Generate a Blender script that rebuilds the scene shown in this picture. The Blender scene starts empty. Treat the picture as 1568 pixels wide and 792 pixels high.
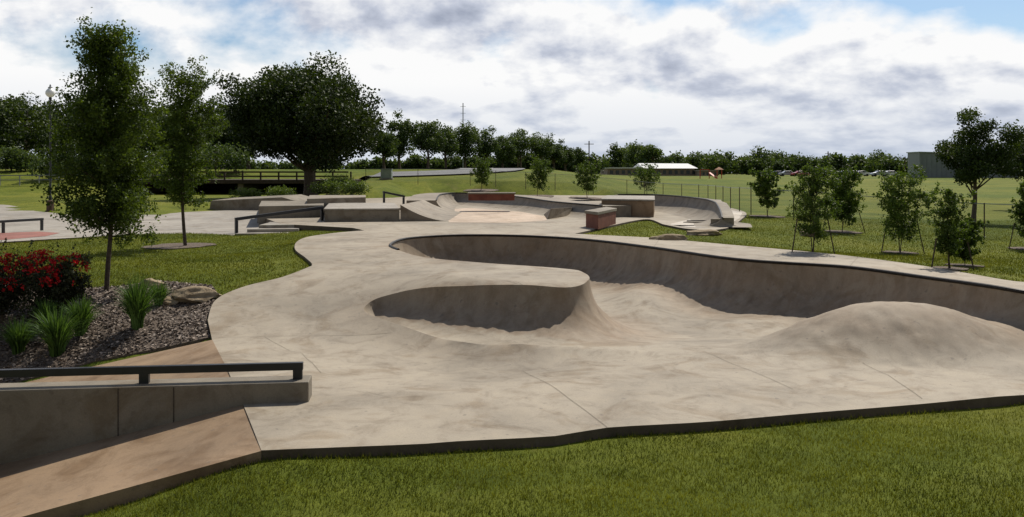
import bpy, bmesh, math, random
import numpy as np
from mathutils import Vector, Matrix
from mathutils.geometry import delaunay_2d_cdt
rng=np.random.default_rng(7); random.seed(7)
F=1358.0;H=2.6;U0=784.0;V0=265.0
scene=bpy.context.scene
def P(u,v,z=0.0):
    Y=(H-z)*F/(v-V0); return ((u-U0)/F*Y, Y)
def sm(a,b,x):
    t=np.clip((np.asarray(x,float)-a)/(b-a),0,1); return t*t*(3-2*t)
# ---------------------------------------------------------------- materials
def new_mat(name):
    m=bpy.data.materials.new(name); m.use_nodes=True
    nt=m.node_tree; nt.nodes.clear(); return m,nt
def N(nt,t,**k):
    n=nt.nodes.new(t)
    for a,b in k.items(): setattr(n,a,b)
    return n
def ramp(nt,fac,stops):
    r=N(nt,'ShaderNodeValToRGB'); cr=r.color_ramp
    while len(cr.elements)<len(stops): cr.elements.new(0.5)
    for e,(p,c) in zip(cr.elements,stops):
        e.position=p; e.color=(c[0],c[1],c[2],1) if not isinstance(c,(int,float)) else (c,c,c,1)
    nt.links.new(fac,r.inputs[0]); return r.outputs[0]
def noise(nt,vec,scale,detail=6,rough=.6,dist=0):
    n=N(nt,'ShaderNodeTexNoise'); n.inputs['Scale'].default_value=scale
    n.inputs['Detail'].default_value=detail; n.inputs['Roughness'].default_value=rough
    n.inputs['Distortion'].default_value=dist
    nt.links.new(vec,n.inputs['Vector']); return n.outputs['Fac']
def mix(nt,fac,a,b,mode='MIX'):
    m=N(nt,'ShaderNodeMix',data_type='RGBA',blend_type=mode)
    if isinstance(fac,(int,float)): m.inputs[0].default_value=fac
    else: nt.links.new(fac,m.inputs[0])
    for i,x in ((6,a),(7,b)):
        if isinstance(x,tuple): m.inputs[i].default_value=(x[0],x[1],x[2],1)
        else: nt.links.new(x,m.inputs[i])
    return m.outputs[2]
def finish(nt,col,rough=.85,bump=None,bstr=.3,bdist=.02,metal=0,spec=.3):
    b=N(nt,'ShaderNodeBsdfPrincipled'); o=N(nt,'ShaderNodeOutputMaterial')
    if isinstance(col,tuple): b.inputs['Base Color'].default_value=(col[0],col[1],col[2],1)
    else: nt.links.new(col,b.inputs['Base Color'])
    b.inputs['Roughness'].default_value=rough; b.inputs['Metallic'].default_value=metal
    b.inputs['Specular IOR Level'].default_value=spec
    if bump is not None:
        bn=N(nt,'ShaderNodeBump'); bn.inputs['Strength'].default_value=bstr; bn.inputs['Distance'].default_value=bdist
        nt.links.new(bump,bn.inputs['Height']); nt.links.new(bn.outputs[0],b.inputs['Normal'])
    nt.links.new(b.outputs[0],o.inputs[0])
def pos(nt): return N(nt,'ShaderNodeNewGeometry').outputs['Position']
def simple(name,c1,c2,scale=4,rough=.8,bstr=.2,bdist=.01,metal=0,spec=.3):
    m,nt=new_mat(name); p=pos(nt); n=noise(nt,p,scale,8,.65)
    finish(nt,ramp(nt,n,[(.3,c1),(.7,c2)]),rough,n,bstr,bdist,metal,spec); return m
def concrete(name,base,stain_shade=(.225,.145,.080),amt=.65,attr=False):
    m,nt=new_mat(name); p=pos(nt)
    n1=noise(nt,p,.45,5,.6,.5); n2=noise(nt,p,2.6,9,.72,.8); n3=noise(nt,p,60,4,.7); n5=noise(nt,p,1.1,7,.65,1.2)
    d=tuple(x*.72 for x in base); l=tuple(x*1.16 for x in base)
    c=ramp(nt,n1,[(.30,d),(.5,base),(.70,l)])
    c=mix(nt,.85,c,ramp(nt,n2,[(.3,(.66,.62,.57)),(.50,(1,1,1)),(.72,(1.12,1.10,1.06))]),'MULTIPLY')
    c=mix(nt,.9,c,ramp(nt,n5,[(.36,(.74,.68,.60)),(.49,(1,1,1)),(.7,(1.06,1.06,1.05))]),'MULTIPLY')
    c=mix(nt,.6,c,ramp(nt,n3,[(.35,(.78,.78,.78)),(.6,(1.05,1.05,1.05))]),'MULTIPLY')
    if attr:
        a=N(nt,'ShaderNodeAttribute',attribute_name='stain_shade')
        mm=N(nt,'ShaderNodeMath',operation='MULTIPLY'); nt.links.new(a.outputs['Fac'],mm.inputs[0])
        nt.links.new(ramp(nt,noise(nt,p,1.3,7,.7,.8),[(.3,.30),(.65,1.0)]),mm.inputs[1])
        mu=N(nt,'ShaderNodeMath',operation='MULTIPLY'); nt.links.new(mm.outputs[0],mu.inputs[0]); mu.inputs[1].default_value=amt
        c=mix(nt,mu.outputs[0],c,stain_shade)  # brown-orange stain, deepened to paint extra shade into the bowl walls
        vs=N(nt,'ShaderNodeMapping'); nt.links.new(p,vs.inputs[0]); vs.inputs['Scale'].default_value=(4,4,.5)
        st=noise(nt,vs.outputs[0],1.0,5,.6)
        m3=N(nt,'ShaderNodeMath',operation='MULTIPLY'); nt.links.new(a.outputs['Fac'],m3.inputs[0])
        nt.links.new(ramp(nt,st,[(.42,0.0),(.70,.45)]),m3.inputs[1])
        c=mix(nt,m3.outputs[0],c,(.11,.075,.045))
    sp=noise(nt,p,9,2,.5)
    c=mix(nt,ramp(nt,sp,[(.68,0.0),(.74,.5)]),c,(.12,.10,.08))
    finish(nt,c,.78,n3,.12,.004,0,.4); return m
M={}
CB=(.312,.266,.200)
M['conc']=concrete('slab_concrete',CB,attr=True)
M['conc2']=concrete('plaza_concrete',(.31,.28,.235))
M['conc3']=concrete('ramp_concrete',(.25,.212,.160))
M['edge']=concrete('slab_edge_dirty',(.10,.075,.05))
M['tan']=concrete('stained_bank_concrete',(.275,.188,.112))
M['ledge']=concrete('ledge_concrete',(.215,.185,.14))
M['white']=concrete('pale_concrete',(.48,.43,.36))
M['pinkc']=concrete('pink_concrete',(.50,.39,.29))
M['pink']=concrete('red_painted_concrete',(.30,.12,.09))
M['joint']=simple('joint_dirt',(.05,.04,.03),(.10,.08,.06),30)
M['joint2']=simple('joint_fine',(.13,.105,.075),(.20,.165,.12),12)
M['black']=simple('black_painted_steel',(.008,.008,.009),(.018,.018,.02),8,.45,.05,.002,0,.5)
M['steel']=simple('galvanised_steel',(.20,.21,.22),(.32,.33,.34),20,.5,.05,.002,.6)
M['coping']=simple('steel_coping',(.014,.012,.010),(.04,.034,.028),15,.5,.1,.002,.5)
M['redl']=simple('red_ledge_paint',(.12,.035,.022),(.22,.075,.045),3,.7)
M['bark']=simple('bark',(.045,.032,.022),(.11,.085,.06),18,.95,.8,.02)
M['rock']=simple('limestone_rock',(.13,.09,.05),(.40,.32,.21),3.5,.95,.9,.06)
M['mulch']=simple('mulch_bed',(.05,.035,.025),(.23,.18,.14),28,.95,1.0,.04)
M['asph']=simple('asphalt',(.14,.14,.14),(.22,.22,.215),3,.9)
M['brown']=simple('bridge_timber',(.03,.022,.016),(.08,.058,.04),5,.9)
M['dark']=simple('underbridge_painted_shade',(.012,.014,.008),(.03,.035,.018),2,1)  # near-black colour painted for the shade in the bridge opening
M['glass']=simple('window_glass',(.02,.025,.03),(.05,.06,.07),1,.15,0,.001,0,.5)
M['wall']=simple('school_wall',(.22,.17,.13),(.28,.22,.17),2,.9)
M['roofw']=simple('white_roof',(.55,.55,.53),(.68,.68,.66),1,.6)
M['metalb']=simple('metal_siding',(.16,.18,.18),(.21,.235,.23),.6,.6)
M['boxg']=simple('utility_box_green',(.22,.26,.23),(.30,.34,.31),3,.6)
M['red']=simple('red_plastic',(.40,.04,.02),(.5,.08,.03),3,.5)
M['orange']=simple('orange_brick',(.28,.14,.08),(.36,.2,.11),3,.8)
M['lampbase']=simple('lamp_base_brown',(.06,.035,.022),(.12,.07,.045),6,.7)
m,nt=new_mat('lamp_globe'); finish(nt,(.85,.85,.82),.35); M['globe']=m
for nme,c in (('carw',(.75,.75,.75)),('carr',(.3,.03,.03)),('cars',(.35,.37,.4)),('carb',(.03,.04,.08))):
    m,nt=new_mat('car_paint_'+nme); finish(nt,c,.3,spec=.6); M[nme]=m
m,nt=new_mat('tyre'); finish(nt,(.02,.02,.02),.9); M['tyre']=m
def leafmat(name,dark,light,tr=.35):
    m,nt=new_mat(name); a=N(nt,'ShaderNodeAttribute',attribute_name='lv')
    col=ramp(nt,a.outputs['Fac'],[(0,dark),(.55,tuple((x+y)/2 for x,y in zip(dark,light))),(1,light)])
    d=N(nt,'ShaderNodeBsdfPrincipled'); t=N(nt,'ShaderNodeBsdfTranslucent'); x=N(nt,'ShaderNodeMixShader'); o=N(nt,'ShaderNodeOutputMaterial')
    d.inputs['Roughness'].default_value=.6; d.inputs['Specular IOR Level'].default_value=.25
    nt.links.new(col,d.inputs['Base Color'])
    nt.links.new(mix(nt,1.0,col,(1.3,1.25,.5),'MULTIPLY'),t.inputs[0]); x.inputs[0].default_value=tr
    nt.links.new(d.outputs[0],x.inputs[1]); nt.links.new(t.outputs[0],x.inputs[2]); nt.links.new(x.outputs[0],o.inputs[0]); return m
M['leafo']=leafmat('oak_leaves',(.022,.042,.006),(.105,.155,.020),.40)
M['leafd']=leafmat('dark_oak_leaves',(.012,.026,.005),(.065,.098,.015),.28)
M['leafbig']=leafmat('big_oak_leaves',(.008,.018,.003),(.050,.078,.010),.22)
M['leafb']=leafmat('distant_leaves',(.024,.046,.013),(.100,.145,.040),.32)
M['leafs']=leafmat('sapling_leaves',(.024,.05,.009),(.115,.175,.028),.38)
M['leafr']=leafmat('rose_leaves',(.02,.022,.012),(.06,.07,.03),.2)
M['petal']=leafmat('red_petals',(.26,.005,.008),(.65,.015,.02),.25)
M['orng']=leafmat('ornamental_grass_blades',(.03,.065,.014),(.12,.22,.05),.3)
M['blade']=leafmat('lawn_blades',(.048,.064,.006),(.178,.188,.022),.38)
M['chip']=leafmat('mulch_chips',(.05,.035,.025),(.42,.34,.27),.0)
M['flow']=leafmat('wild_brush',(.035,.06,.01),(.13,.19,.04),.3)
m,nt=new_mat('lawn_grass'); p=pos(nt)
n1=noise(nt,p,.30,6,.65,.6); n2=noise(nt,p,3,8,.75); n3=noise(nt,p,45,4,.8); n4=noise(nt,p,.045,4,.6,.4)
c=ramp(nt,n1,[(.3,(.075,.100,.010)),(.5,(.128,.150,.017)),(.72,(.190,.190,.032))])
c=mix(nt,.85,c,ramp(nt,n2,[(.3,(.6,.65,.5)),(.6,(1.1,1.1,1.1))]),'MULTIPLY')
c=mix(nt,.8,c,ramp(nt,n3,[(.3,(.45,.5,.4)),(.65,(1.25,1.2,1.1))]),'MULTIPLY')
c=mix(nt,1.0,c,ramp(nt,n4,[(.35,(.72,.84,.75)),(.5,(1,1,1)),(.66,(1.25,1.12,1.15))]),'MULTIPLY')
nd=noise(nt,p,.9,5,.6,.3)
c=mix(nt,ramp(nt,nd,[(.64,0.0),(.80,.6)]),c,(.17,.125,.06))
finish(nt,c,.9,n3,.8,.03,0,.1); M['lawn']=m
m,nt=new_mat('chain_link'); tr=N(nt,'ShaderNodeBsdfTransparent'); df=N(nt,'ShaderNodeBsdfPrincipled'); df.inputs['Base Color'].default_value=(.12,.13,.12,1)
x=N(nt,'ShaderNodeMixShader'); o=N(nt,'ShaderNodeOutputMaterial'); x.inputs[0].default_value=.12
nt.links.new(tr.outputs[0],x.inputs[1]); nt.links.new(df.outputs[0],x.inputs[2]); nt.links.new(x.outputs[0],o.inputs[0]); M['link']=m
# ---------------------------------------------------------------- mesh helpers
def link(ob,parent=None):
    scene.collection.objects.link(ob)
    if parent: ob.parent=parent
    return ob
def fastmesh(name,V,Fc,mats,midx=None,attr=None,smooth=False,parent=None,aname='lv'):
    V=np.asarray(V,np.float32); Fc=np.asarray(Fc,np.int32); k=Fc.shape[1]; nf=len(Fc)
    me=bpy.data.meshes.new(name); me.vertices.add(len(V)); me.vertices.foreach_set('co',V.ravel())
    me.loops.add(nf*k); me.loops.foreach_set('vertex_index',Fc.ravel())
    me.polygons.add(nf); me.polygons.foreach_set('loop_start',np.arange(0,nf*k,k,dtype=np.int32))
    try: me.polygons.foreach_set('loop_total',np.full(nf,k,dtype=np.int32))
    except Exception: pass
    for m_ in mats: me.materials.append(m_)
    if midx is not None: me.polygons.foreach_set('material_index',np.asarray(midx,np.int32))
    me.polygons.foreach_set('use_smooth',np.full(nf,bool(smooth)))
    if attr is not None:
        a=me.attributes.new(aname,'FLOAT','POINT'); a.data.foreach_set('value',np.asarray(attr,np.float32))
    me.update(calc_edges=True); me.validate()
    return link(bpy.data.objects.new(name,me),parent)
def pyobj(name,V,Fc,mat,parent=None,bevel=0,smooth=False):
    me=bpy.data.meshes.new(name); me.from_pydata([tuple(v) for v in V],[],Fc); me.materials.append(mat)
    bm=bmesh.new(); bm.from_mesh(me); bmesh.ops.recalc_face_normals(bm,faces=bm.faces); bm.to_mesh(me); bm.free()
    if smooth:
        me.shade_smooth(); me.set_sharp_from_angle(angle=math.radians(35))
    ob=link(bpy.data.objects.new(name,me),parent)
    if bevel:
        b=ob.modifiers.new('bevel','BEVEL'); b.width=bevel; b.segments=2; b.limit_method='ANGLE'
    return ob
def empty(name,loc=(0,0,0)):
    e=bpy.data.objects.new(name,None); e.location=(0,0,0); e.empty_display_size=.1
    scene.collection.objects.link(e); return e
def prism(name,pts,z0,z1,mat,parent=None,bevel=.01):
    n=len(pts)
    zt=z1 if hasattr(z1,'__len__') else [z1]*n
    V=[(x,y,z0) for x,y in pts]+[(pts[i][0],pts[i][1],zt[i]) for i in range(n)]
    Fc=[tuple(range(n))[::-1],tuple(range(n,2*n))]+[(i,(i+1)%n,n+(i+1)%n,n+i) for i in range(n)]
    return pyobj(name,V,Fc,mat,parent,bevel)
def box(name,cx,cy,z0,sx,sy,sz,mat,parent=None,rot=0,bevel=.01):
    c,s=math.cos(rot),math.sin(rot)
    pts=[(cx+a*sx/2*c-b*sy/2*s,cy+a*sx/2*s+b*sy/2*c) for a,b in((-1,-1),(1,-1),(1,1),(-1,1))]
    return prism(name,pts,z0,z0+sz,mat,parent,bevel)
def tube(path,radii,n=7):
    path=np.asarray(path,float); m=len(path); radii=np.broadcast_to(np.asarray(radii,float),(m,))
    T=np.gradient(path,axis=0); T/=np.linalg.norm(T,axis=1)[:,None]+1e-9
    ref=np.tile(np.array([[0,0,1.]]),(m,1))
    if np.abs(T[:,2]).max()>.9: ref=np.tile(np.array([[1.,.02,0]]),(m,1))
    A=np.cross(T,ref); A/=np.linalg.norm(A,axis=1)[:,None]+1e-9; B=np.cross(T,A)
    th=np.arange(n)*2*math.pi/n
    V=path[:,None,:]+radii[:,None,None]*(np.cos(th)[None,:,None]*A[:,None,:]+np.sin(th)[None,:,None]*B[:,None,:])
    V=V.reshape(-1,3); i=np.arange(m-1)[:,None]*n; j=np.arange(n)[None,:]; j2=(j+1)%n
    Fq=np.stack([i+j,i+j2,i+n+j2,i+n+j],-1).reshape(-1,4); return V,Fq
def tubeobj(name,path,r,mat,parent=None,n=8):
    V,Fq=tube(path,r,n); Fq=[tuple(int(a) for a in f) for f in Fq]; k=len(V)
    Fq+= [tuple(range(n))[::-1],tuple(range(k-n,k))]
    return pyobj(name,V,Fq,mat,parent,0,True)
def lathe(name,cx,cy,prof,mat,parent=None,n=16):
    return tubeobj(name,[(cx,cy,z+i*1e-5) for i,(z,r) in enumerate(prof)],[max(r,.001) for z,r in prof],mat,parent,n)
def bar(name,a,b,w,h,mat,parent=None,bevel=.004):
    a=Vector(a);b=Vector(b); d=(b-a).normalized(); s=d.cross(Vector((0,0,1)))
    s=Vector((1,0,0)) if s.length<.01 else s.normalized(); t=s.cross(d)
    V=[]; 
    for p_ in (a,b):
        for i,j in((-1,-1),(1,-1),(1,1),(-1,1)): V.append(p_+s*i*w/2+t*j*h/2)
    Fc=[(0,1,2,3),(7,6,5,4)]+[(i,(i+1)%4,4+(i+1)%4,4+i) for i in range(4)]
    return pyobj(name,V,Fc,mat,parent,bevel)
def inpoly(x,y,poly):
    x=np.asarray(x);y=np.asarray(y); r=np.zeros(x.shape,bool); n=len(poly)
    for i in range(n):
        x1,y1=poly[i]; x2,y2=poly[(i+1)%n]
        c=((y1>y)!=(y2>y)); 
        if y1!=y2: r^= c&(x<(x2-x1)*(y-y1)/(y2-y1)+x1)
    return r
def segdist(x,y,pts,closed=False):
    x=np.asarray(x,float);y=np.asarray(y,float); best=np.full(x.shape,1e9); bi=np.zeros(x.shape)
    n=len(pts)
    for i in range(n if closed else n-1):
        ax,ay=pts[i];bx,by=pts[(i+1)%n]; dx,dy=bx-ax,by-ay
        t=np.clip(((x-ax)*dx+(y-ay)*dy)/(dx*dx+dy*dy+1e-12),0,1)
        d=np.hypot(x-ax-t*dx,y-ay-t*dy); k=d<best; best=np.where(k,d,best); bi=np.where(k,i+t,bi)
    return best,bi
def catmull(pts,step=.12,closed=False):
    pts=[np.array(p_,float) for p_ in pts]; out=[]; n=len(pts)
    rngi=range(n if closed else n-1)
    for i in rngi:
        if closed: p0,p1,p2,p3=pts[i-1],pts[i],pts[(i+1)%n],pts[(i+2)%n]
        else: p0,p1,p2,p3=pts[max(i-1,0)],pts[i],pts[i+1],pts[min(i+2,n-1)]
        k=max(1,int(np.linalg.norm(p2-p1)/step))
        for j in range(k):
            t=j/k; out.append(.5*((2*p1)+(-p0+p2)*t+(2*p0-5*p1+4*p2-p3)*t*t+(-p0+3*p1-3*p2+p3)*t**3))
    if not closed: out.append(pts[-1])
    return [tuple(o) for o in out]
def densify(pts,step,closed=True):
    out=[];n=len(pts)
    for i in range(n if closed else n-1):
        a=np.array(pts[i]);b=np.array(pts[(i+1)%n]);k=max(1,int(np.linalg.norm(b-a)/step))
        for j in range(k): out.append(tuple(a+(b-a)*j/k))
    if not closed: out.append(tuple(pts[-1]))
    return out
class RBF:
    def __init__(s,pts,c=.7):
        A=np.array(pts,float); s.p=A[:,:2]; s.c=c; n=len(A)
        r=np.sqrt(((s.p[:,None]-s.p[None])**2).sum(-1)+c*c); Q=np.c_[np.ones(n),s.p]
        Mx=np.block([[r+np.eye(n)*1e-3,Q],[Q.T,np.zeros((3,3))]]); s.w=np.linalg.solve(Mx,np.r_[A[:,2],0,0,0])
    def __call__(s,x,y):
        x=np.asarray(x,float);y=np.asarray(y,float); sh=x.shape; x=x.ravel();y=y.ravel(); o=np.empty(len(x))
        for i in range(0,len(x),20000):
            a=x[i:i+20000];b=y[i:i+20000]
            r=np.sqrt((a[:,None]-s.p[:,0])**2+(b[:,None]-s.p[:,1])**2+s.c**2)
            o[i:i+20000]=r@s.w[:-3]+s.w[-3]+s.w[-2]*a+s.w[-1]*b
        return o.reshape(sh)
DK=.78
def uvz(l): return [P(u,v,z)+(z,) for u,v,z in l]
cctrl=uvz([(400,690,0),(550,683,0),(750,674,0),(930,655,0),(1200,637,0),(1568,605,0),(400,600,0),(600,600,0),(800,590,0),(1000,580,0),(1200,575,0),(375,560,0),
 (320,517,0),(400,515,0),(500,512,0.01),(600,512,.02),(680,520,0),(760,530,0),(860,535,0),(560,482,.20),(556,468,.28),(575,458,.37),(610,448,.50),(660,440,.63),(735,437,.72),(830,438,.76),(895,432,DK),
 (450,460,.3),(330,460,.28),(318,490,.12),(370,440,.42),(470,410,.60),(452,380,.72),(550,420,.6),(650,418,.72),(720,410,DK),(560,385,DK),(870,412,DK),(597,375,DK),(700,361,DK),(900,368,DK),(1000,380,DK),
 (1120,397,DK),(1300,410,DK),(1450,430,DK),(1568,448,DK),(1568,432,DK),(1300,392,DK),(1120,375,DK)])
cctrl+=[(2,12.9,0),(4,12.3,0),(6,11.9,0),(8,11.6,0),(9.5,11.7,0),(11.2,12.1,.03),(12.6,13.2,.3),(8.6,13.1,DK),(9.6,13.3,DK),(10.6,13.5,DK),(11.5,14.4,DK),(10,15,DK),(-9,32,DK),(0,32,DK),(9,30,DK),(0,45,DK),(-15,45,DK),(15,45,DK)]
Crbf=RBF(cctrl,.6)
def C(x,y):
    w=sm(20,26,y); return np.minimum(Crbf(x,y),DK+.015)*(1-w)+DK*w
def march(u,v,fn,y0=4,y1=900):
    Y=np.geomspace(y0,y1,3000); X=(u-U0)/F*Y; zr=H-(v-V0)/F*Y; z=fn(X,Y)
    k=np.nonzero(zr<=z)[0]
    i=k[0] if len(k) else len(Y)-1
    return (float(X[i]),float(Y[i]),float(z[i]))
def hC(u,v): 
    r=march(u,v,C,6,90); return r[:2]
# ---------------------------------------------------------------- slab outline
near=[hC(*q) for q in [(400,690),(550,684),(650,680),(700,676),(850,668),(930,655),(1100,645),(1300,628),(1568,605)]]+[(9,11.2),(11.5,11.7),(13.3,12.8),(13.2,14.6),(11,15.4)]
back=[hC(*q) for q in [(1568,432),(1450,413),(1300,392),(1200,382),(1120,375),(1000,364)]]
far=[P(u,v,DK) for u,v in [(880,358),(985,336),(1018,344),(1060,351),(1110,350),(1135,336),(1141,325),(1108,316),(1104,306),(948,299.5),(830,299),(670,298),(600,303),(460,306),(400,314),(394,330),(430,343),(540,349)]]
lefts=[hC(*q) for q in [(558,353),(520,356),(475,362),(455,370),(452,382),(468,395),(478,405),(470,410),(430,425),(370,440),(330,460),(318,490),(325,520)]]
crest=[P(325,520),P(342,553),P(375,627),P(400,690)]
slab=catmull(near,.3)+catmull(back,.3)+catmull(far[:8],.25)+far[8:]+catmull(lefts[:-1],.15)+crest[:3]
slab=densify(slab,.5)
lipP=[P(800,531,0.0),P(740,526,0.02),P(680,515,.05),P(610,499,.11),P(568,484,.19),P(557,471,.27),P(575,458,.37),P(610,448,.50),P(660,440,.63),P(735,437,.72),P(830,438,.76),P(882,435,DK),P(902,429,DK),P(896,420,DK),
 P(870,412,DK),P(800,407,DK),P(720,400,DK),P(650,393,DK),P(610,384,DK),P(598,375,DK),P(625,365.5,DK),P(700,361,DK),P(800,362,DK),P(900,368,DK),P(1000,380,DK),P(1120,397,DK),P(1300,410,DK),P(1450,430,DK),P(1568,448,DK),(8.6,12.95),(9.6,13.05),(10.6,12.95),(11.2,12.3)]
lip=catmull(lipP,.1)
lipa=np.array(lip)
bowlpoly=lip+[(9.5,11.9),(7,11.8),(5,12.0),(3,12.6),(1.2,13.1)]
lip_dz=C(lipa[:,0],lipa[:,1])
def floorz(x,y):
    return -.28*sm(13.0,16.0,y)*sm(-1.0,2.0,x+ (y-15)*.5)
def hump(x,y):
    cx,cy=5.75,13.45
    rx=np.where(x<cx,2.45,2.75); ry=np.where(y<cy,1.60,1.40)
    r=np.sqrt(((x-cx)/rx)**2+((y-cy)/ry)**2); r=np.clip(r,0,1)
    return .71*(.5+.5*np.cos(math.pi*r**1.25))
def hip(x,y):
    return .40*np.exp(-np.abs((x-2.85)/.50)**1.5-((y-19.3)/1.5)**2)+.14*np.exp(-((x-4.6)/.9)**2-((y-16.6)/.6)**2)
AM=math.radians(87)
def slabz(x,y):
    x=np.asarray(x,float);y=np.asarray(y,float)
    z=C(x,y); d,bi=segdist(x,y,lip); ins=inpoly(x,y,bowlpoly)
    hh=np.interp(bi,np.arange(len(lip)),lip_dz); fl=floorz(x,y)
    lz=hh.copy(); hh=np.maximum(hh-fl,0); W=.48+.58*hh; t=np.clip(d/W,0,1); s70=math.sin(AM)
    f=(1-np.sqrt(1-((1-t)*s70)**2))/(1-math.cos(AM))
    zin=fl+hh*f+hump(x,y)*np.where(lz>.3,sm(0,.9,d),1)+hip(x,y)*sm(0,.4,d)
    onlip=d<.004
    st=np.where(ins,np.clip(1.25-np.abs(d-W*.4)/(W*.9+.01),0,1)*np.clip(hh*1.5,0,1),np.clip(.45-d*.6,0,1)*.6)  # strongest on the bowl walls: real staining plus painted darkening
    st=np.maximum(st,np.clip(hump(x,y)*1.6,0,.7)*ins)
    return np.where(ins&~onlip,zin,z),st,d,ins
pts=[];edges=[]
def addloop(poly,closed=True):
    s=len(pts); pts.extend(poly); n=len(poly)
    for i in range(n if closed else n-1): edges.append((s+i,s+(i+1)%n))
addloop(slab); addloop(lip,False)
def gridpts(x0,x1,y0,y1,st,j=.15):
    gx,gy=np.meshgrid(np.arange(x0,x1,st),np.arange(y0,y1,st)); gx=gx.ravel()+rng.uniform(-j,j,gx.size)*st; gy=gy.ravel()+rng.uniform(-j,j,gy.size)*st
    return gx,gy
g1=gridpts(-4,12,11.6,26.5,.09,.03); g2=gridpts(-13,16,7.5,80,.45)
k2=~((g2[0]>-4)&(g2[0]<12)&(g2[1]>11.6)&(g2[1]<26.5)); g2=(g2[0][k2],g2[1][k2])
gx=np.r_[g1[0],g2[0]];gy=np.r_[g1[1],g2[1]]
ins=inpoly(gx,gy,slab); gx=gx[ins];gy=gy[ins]
dl,_=segdist(gx,gy,lip); ds,_=segdist(gx,gy,slab,True); k=(dl>.12)&(ds>.06); gx=gx[k];gy=gy[k]
T=np.gradient(lipa,axis=0);T/=np.linalg.norm(T,axis=1)[:,None]; Nn=np.c_[-T[:,1],T[:,0]]
tst=lipa+Nn*.05; 
if inpoly(tst[:,0],tst[:,1],bowlpoly).mean()<.5: Nn=-Nn
rx_,ry_=[],[]
for d_ in (.012,.03,.06,.10):
    q=lipa+Nn*d_; rx_.append(q[:,0]);ry_.append(q[:,1])
rx_=np.concatenate(rx_);ry_=np.concatenate(ry_)
allp=[Vector(p_) for p_ in pts]+[Vector((a,b)) for a,b in zip(np.r_[gx,rx_],np.r_[gy,ry_])]
vo,eo,fo,_,_,_=delaunay_2d_cdt(allp,edges,[],0,1e-5,False)
vx=np.array([(v.x,v.y) for v in vo]); fa=np.array([f for f in fo if len(f)==3])
cen=vx[fa].mean(1); fa=fa[inpoly(cen[:,0],cen[:,1],slab)]
zz,st,dd_,ii_=slabz(vx[:,0],vx[:,1])
E_=np.unique(np.sort(np.r_[fa[:,:2],fa[:,1:],fa[:,[0,2]]],1),axis=0); deg=np.bincount(E_.ravel(),minlength=len(vx)).astype(float)
wgt=np.where(ii_,sm(.18,.45,dd_),0)*.6
for _ in range(24):
    s_=np.bincount(E_[:,0],zz[E_[:,1]],len(vx))+np.bincount(E_[:,1],zz[E_[:,0]],len(vx)); av=s_/np.maximum(deg,1); zz=zz+(av-zz)*wgt*(deg>0)
ob=fastmesh('skate_bowl_concrete_slab',np.c_[vx,zz],fa,[M['conc']],attr=st,smooth=True,aname='stain_shade')
me=ob.data
bm=bmesh.new(); bm.from_mesh(me)
bmesh.ops.recalc_face_normals(bm,faces=bm.faces)
if sum(f.normal.z for f in bm.faces)<0: bmesh.ops.reverse_faces(bm,faces=bm.faces)
bm.to_mesh(me); bm.free(); me.set_sharp_from_angle(angle=math.radians(38))
slabob=ob
def skirt(name,poly,zf,drop,mat,parent):
    a=np.array(poly); z=zf(a[:,0],a[:,1]); n=len(a)
    V=np.r_[np.c_[a,z],np.c_[a,z-drop]]; i=np.arange(n); j=(i+1)%n
    return fastmesh(name,V,np.stack([i,j,n+j,n+i],-1),[mat],parent=parent)
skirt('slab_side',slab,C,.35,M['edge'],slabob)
i0=min(range(len(lip)),key=lambda i:math.dist(lip[i],lipP[18])); cp=lipa[i0:-8]
tubeobj('coping_pipe',np.c_[cp,C(cp[:,0],cp[:,1])+.008],.034,M['coping'],slabob)
def strip(name,pix,w,mat,parent,fn=None):
    fn=fn or (lambda x,y:slabz(x,y)[0])
    ww=[]
    for q in pix: ww.append(march(q[0],q[1],fn,6,60)[:2])
    d=np.array(densify(ww,.08,False)); T=np.gradient(d,axis=0);T/=np.linalg.norm(T,axis=1)[:,None]+1e-9; n_=np.c_[-T[:,1],T[:,0]]
    A=d+n_*w/2;B=d-n_*w/2; n=len(d); V=np.r_[np.c_[A,fn(A[:,0],A[:,1])+.005],np.c_[B,fn(B[:,0],B[:,1])+.005]]
    i=np.arange(n-1); return fastmesh(name,V,np.stack([i,i+1,n+i+1,n+i],-1),[mat],parent=parent)
J=[[(322,517),(450,515),(600,510)],[(342,553),(400,553),(480,556)],[(800,568),(870,610),(930,655)],[(1080,540),(1150,568),(1215,597)],[(1310,545),(1360,575),(1412,611)],[(560,420),(650,421),(735,424),(800,437)],[(480,405),(560,402),(640,398)],[(1300,410),(1315,393)],[(1000,380),(1010,366)]]
for q in J: strip('control_joint',q,.006,M['joint2'],slabob)
for q in [[(405,516),(418,524),(430,530),(444,538),(462,541),(470,550),(478,556),(492,572)],[(560,600),(600,610),(655,606)]]: strip('crack',q,.005,M['joint2'],slabob)
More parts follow.
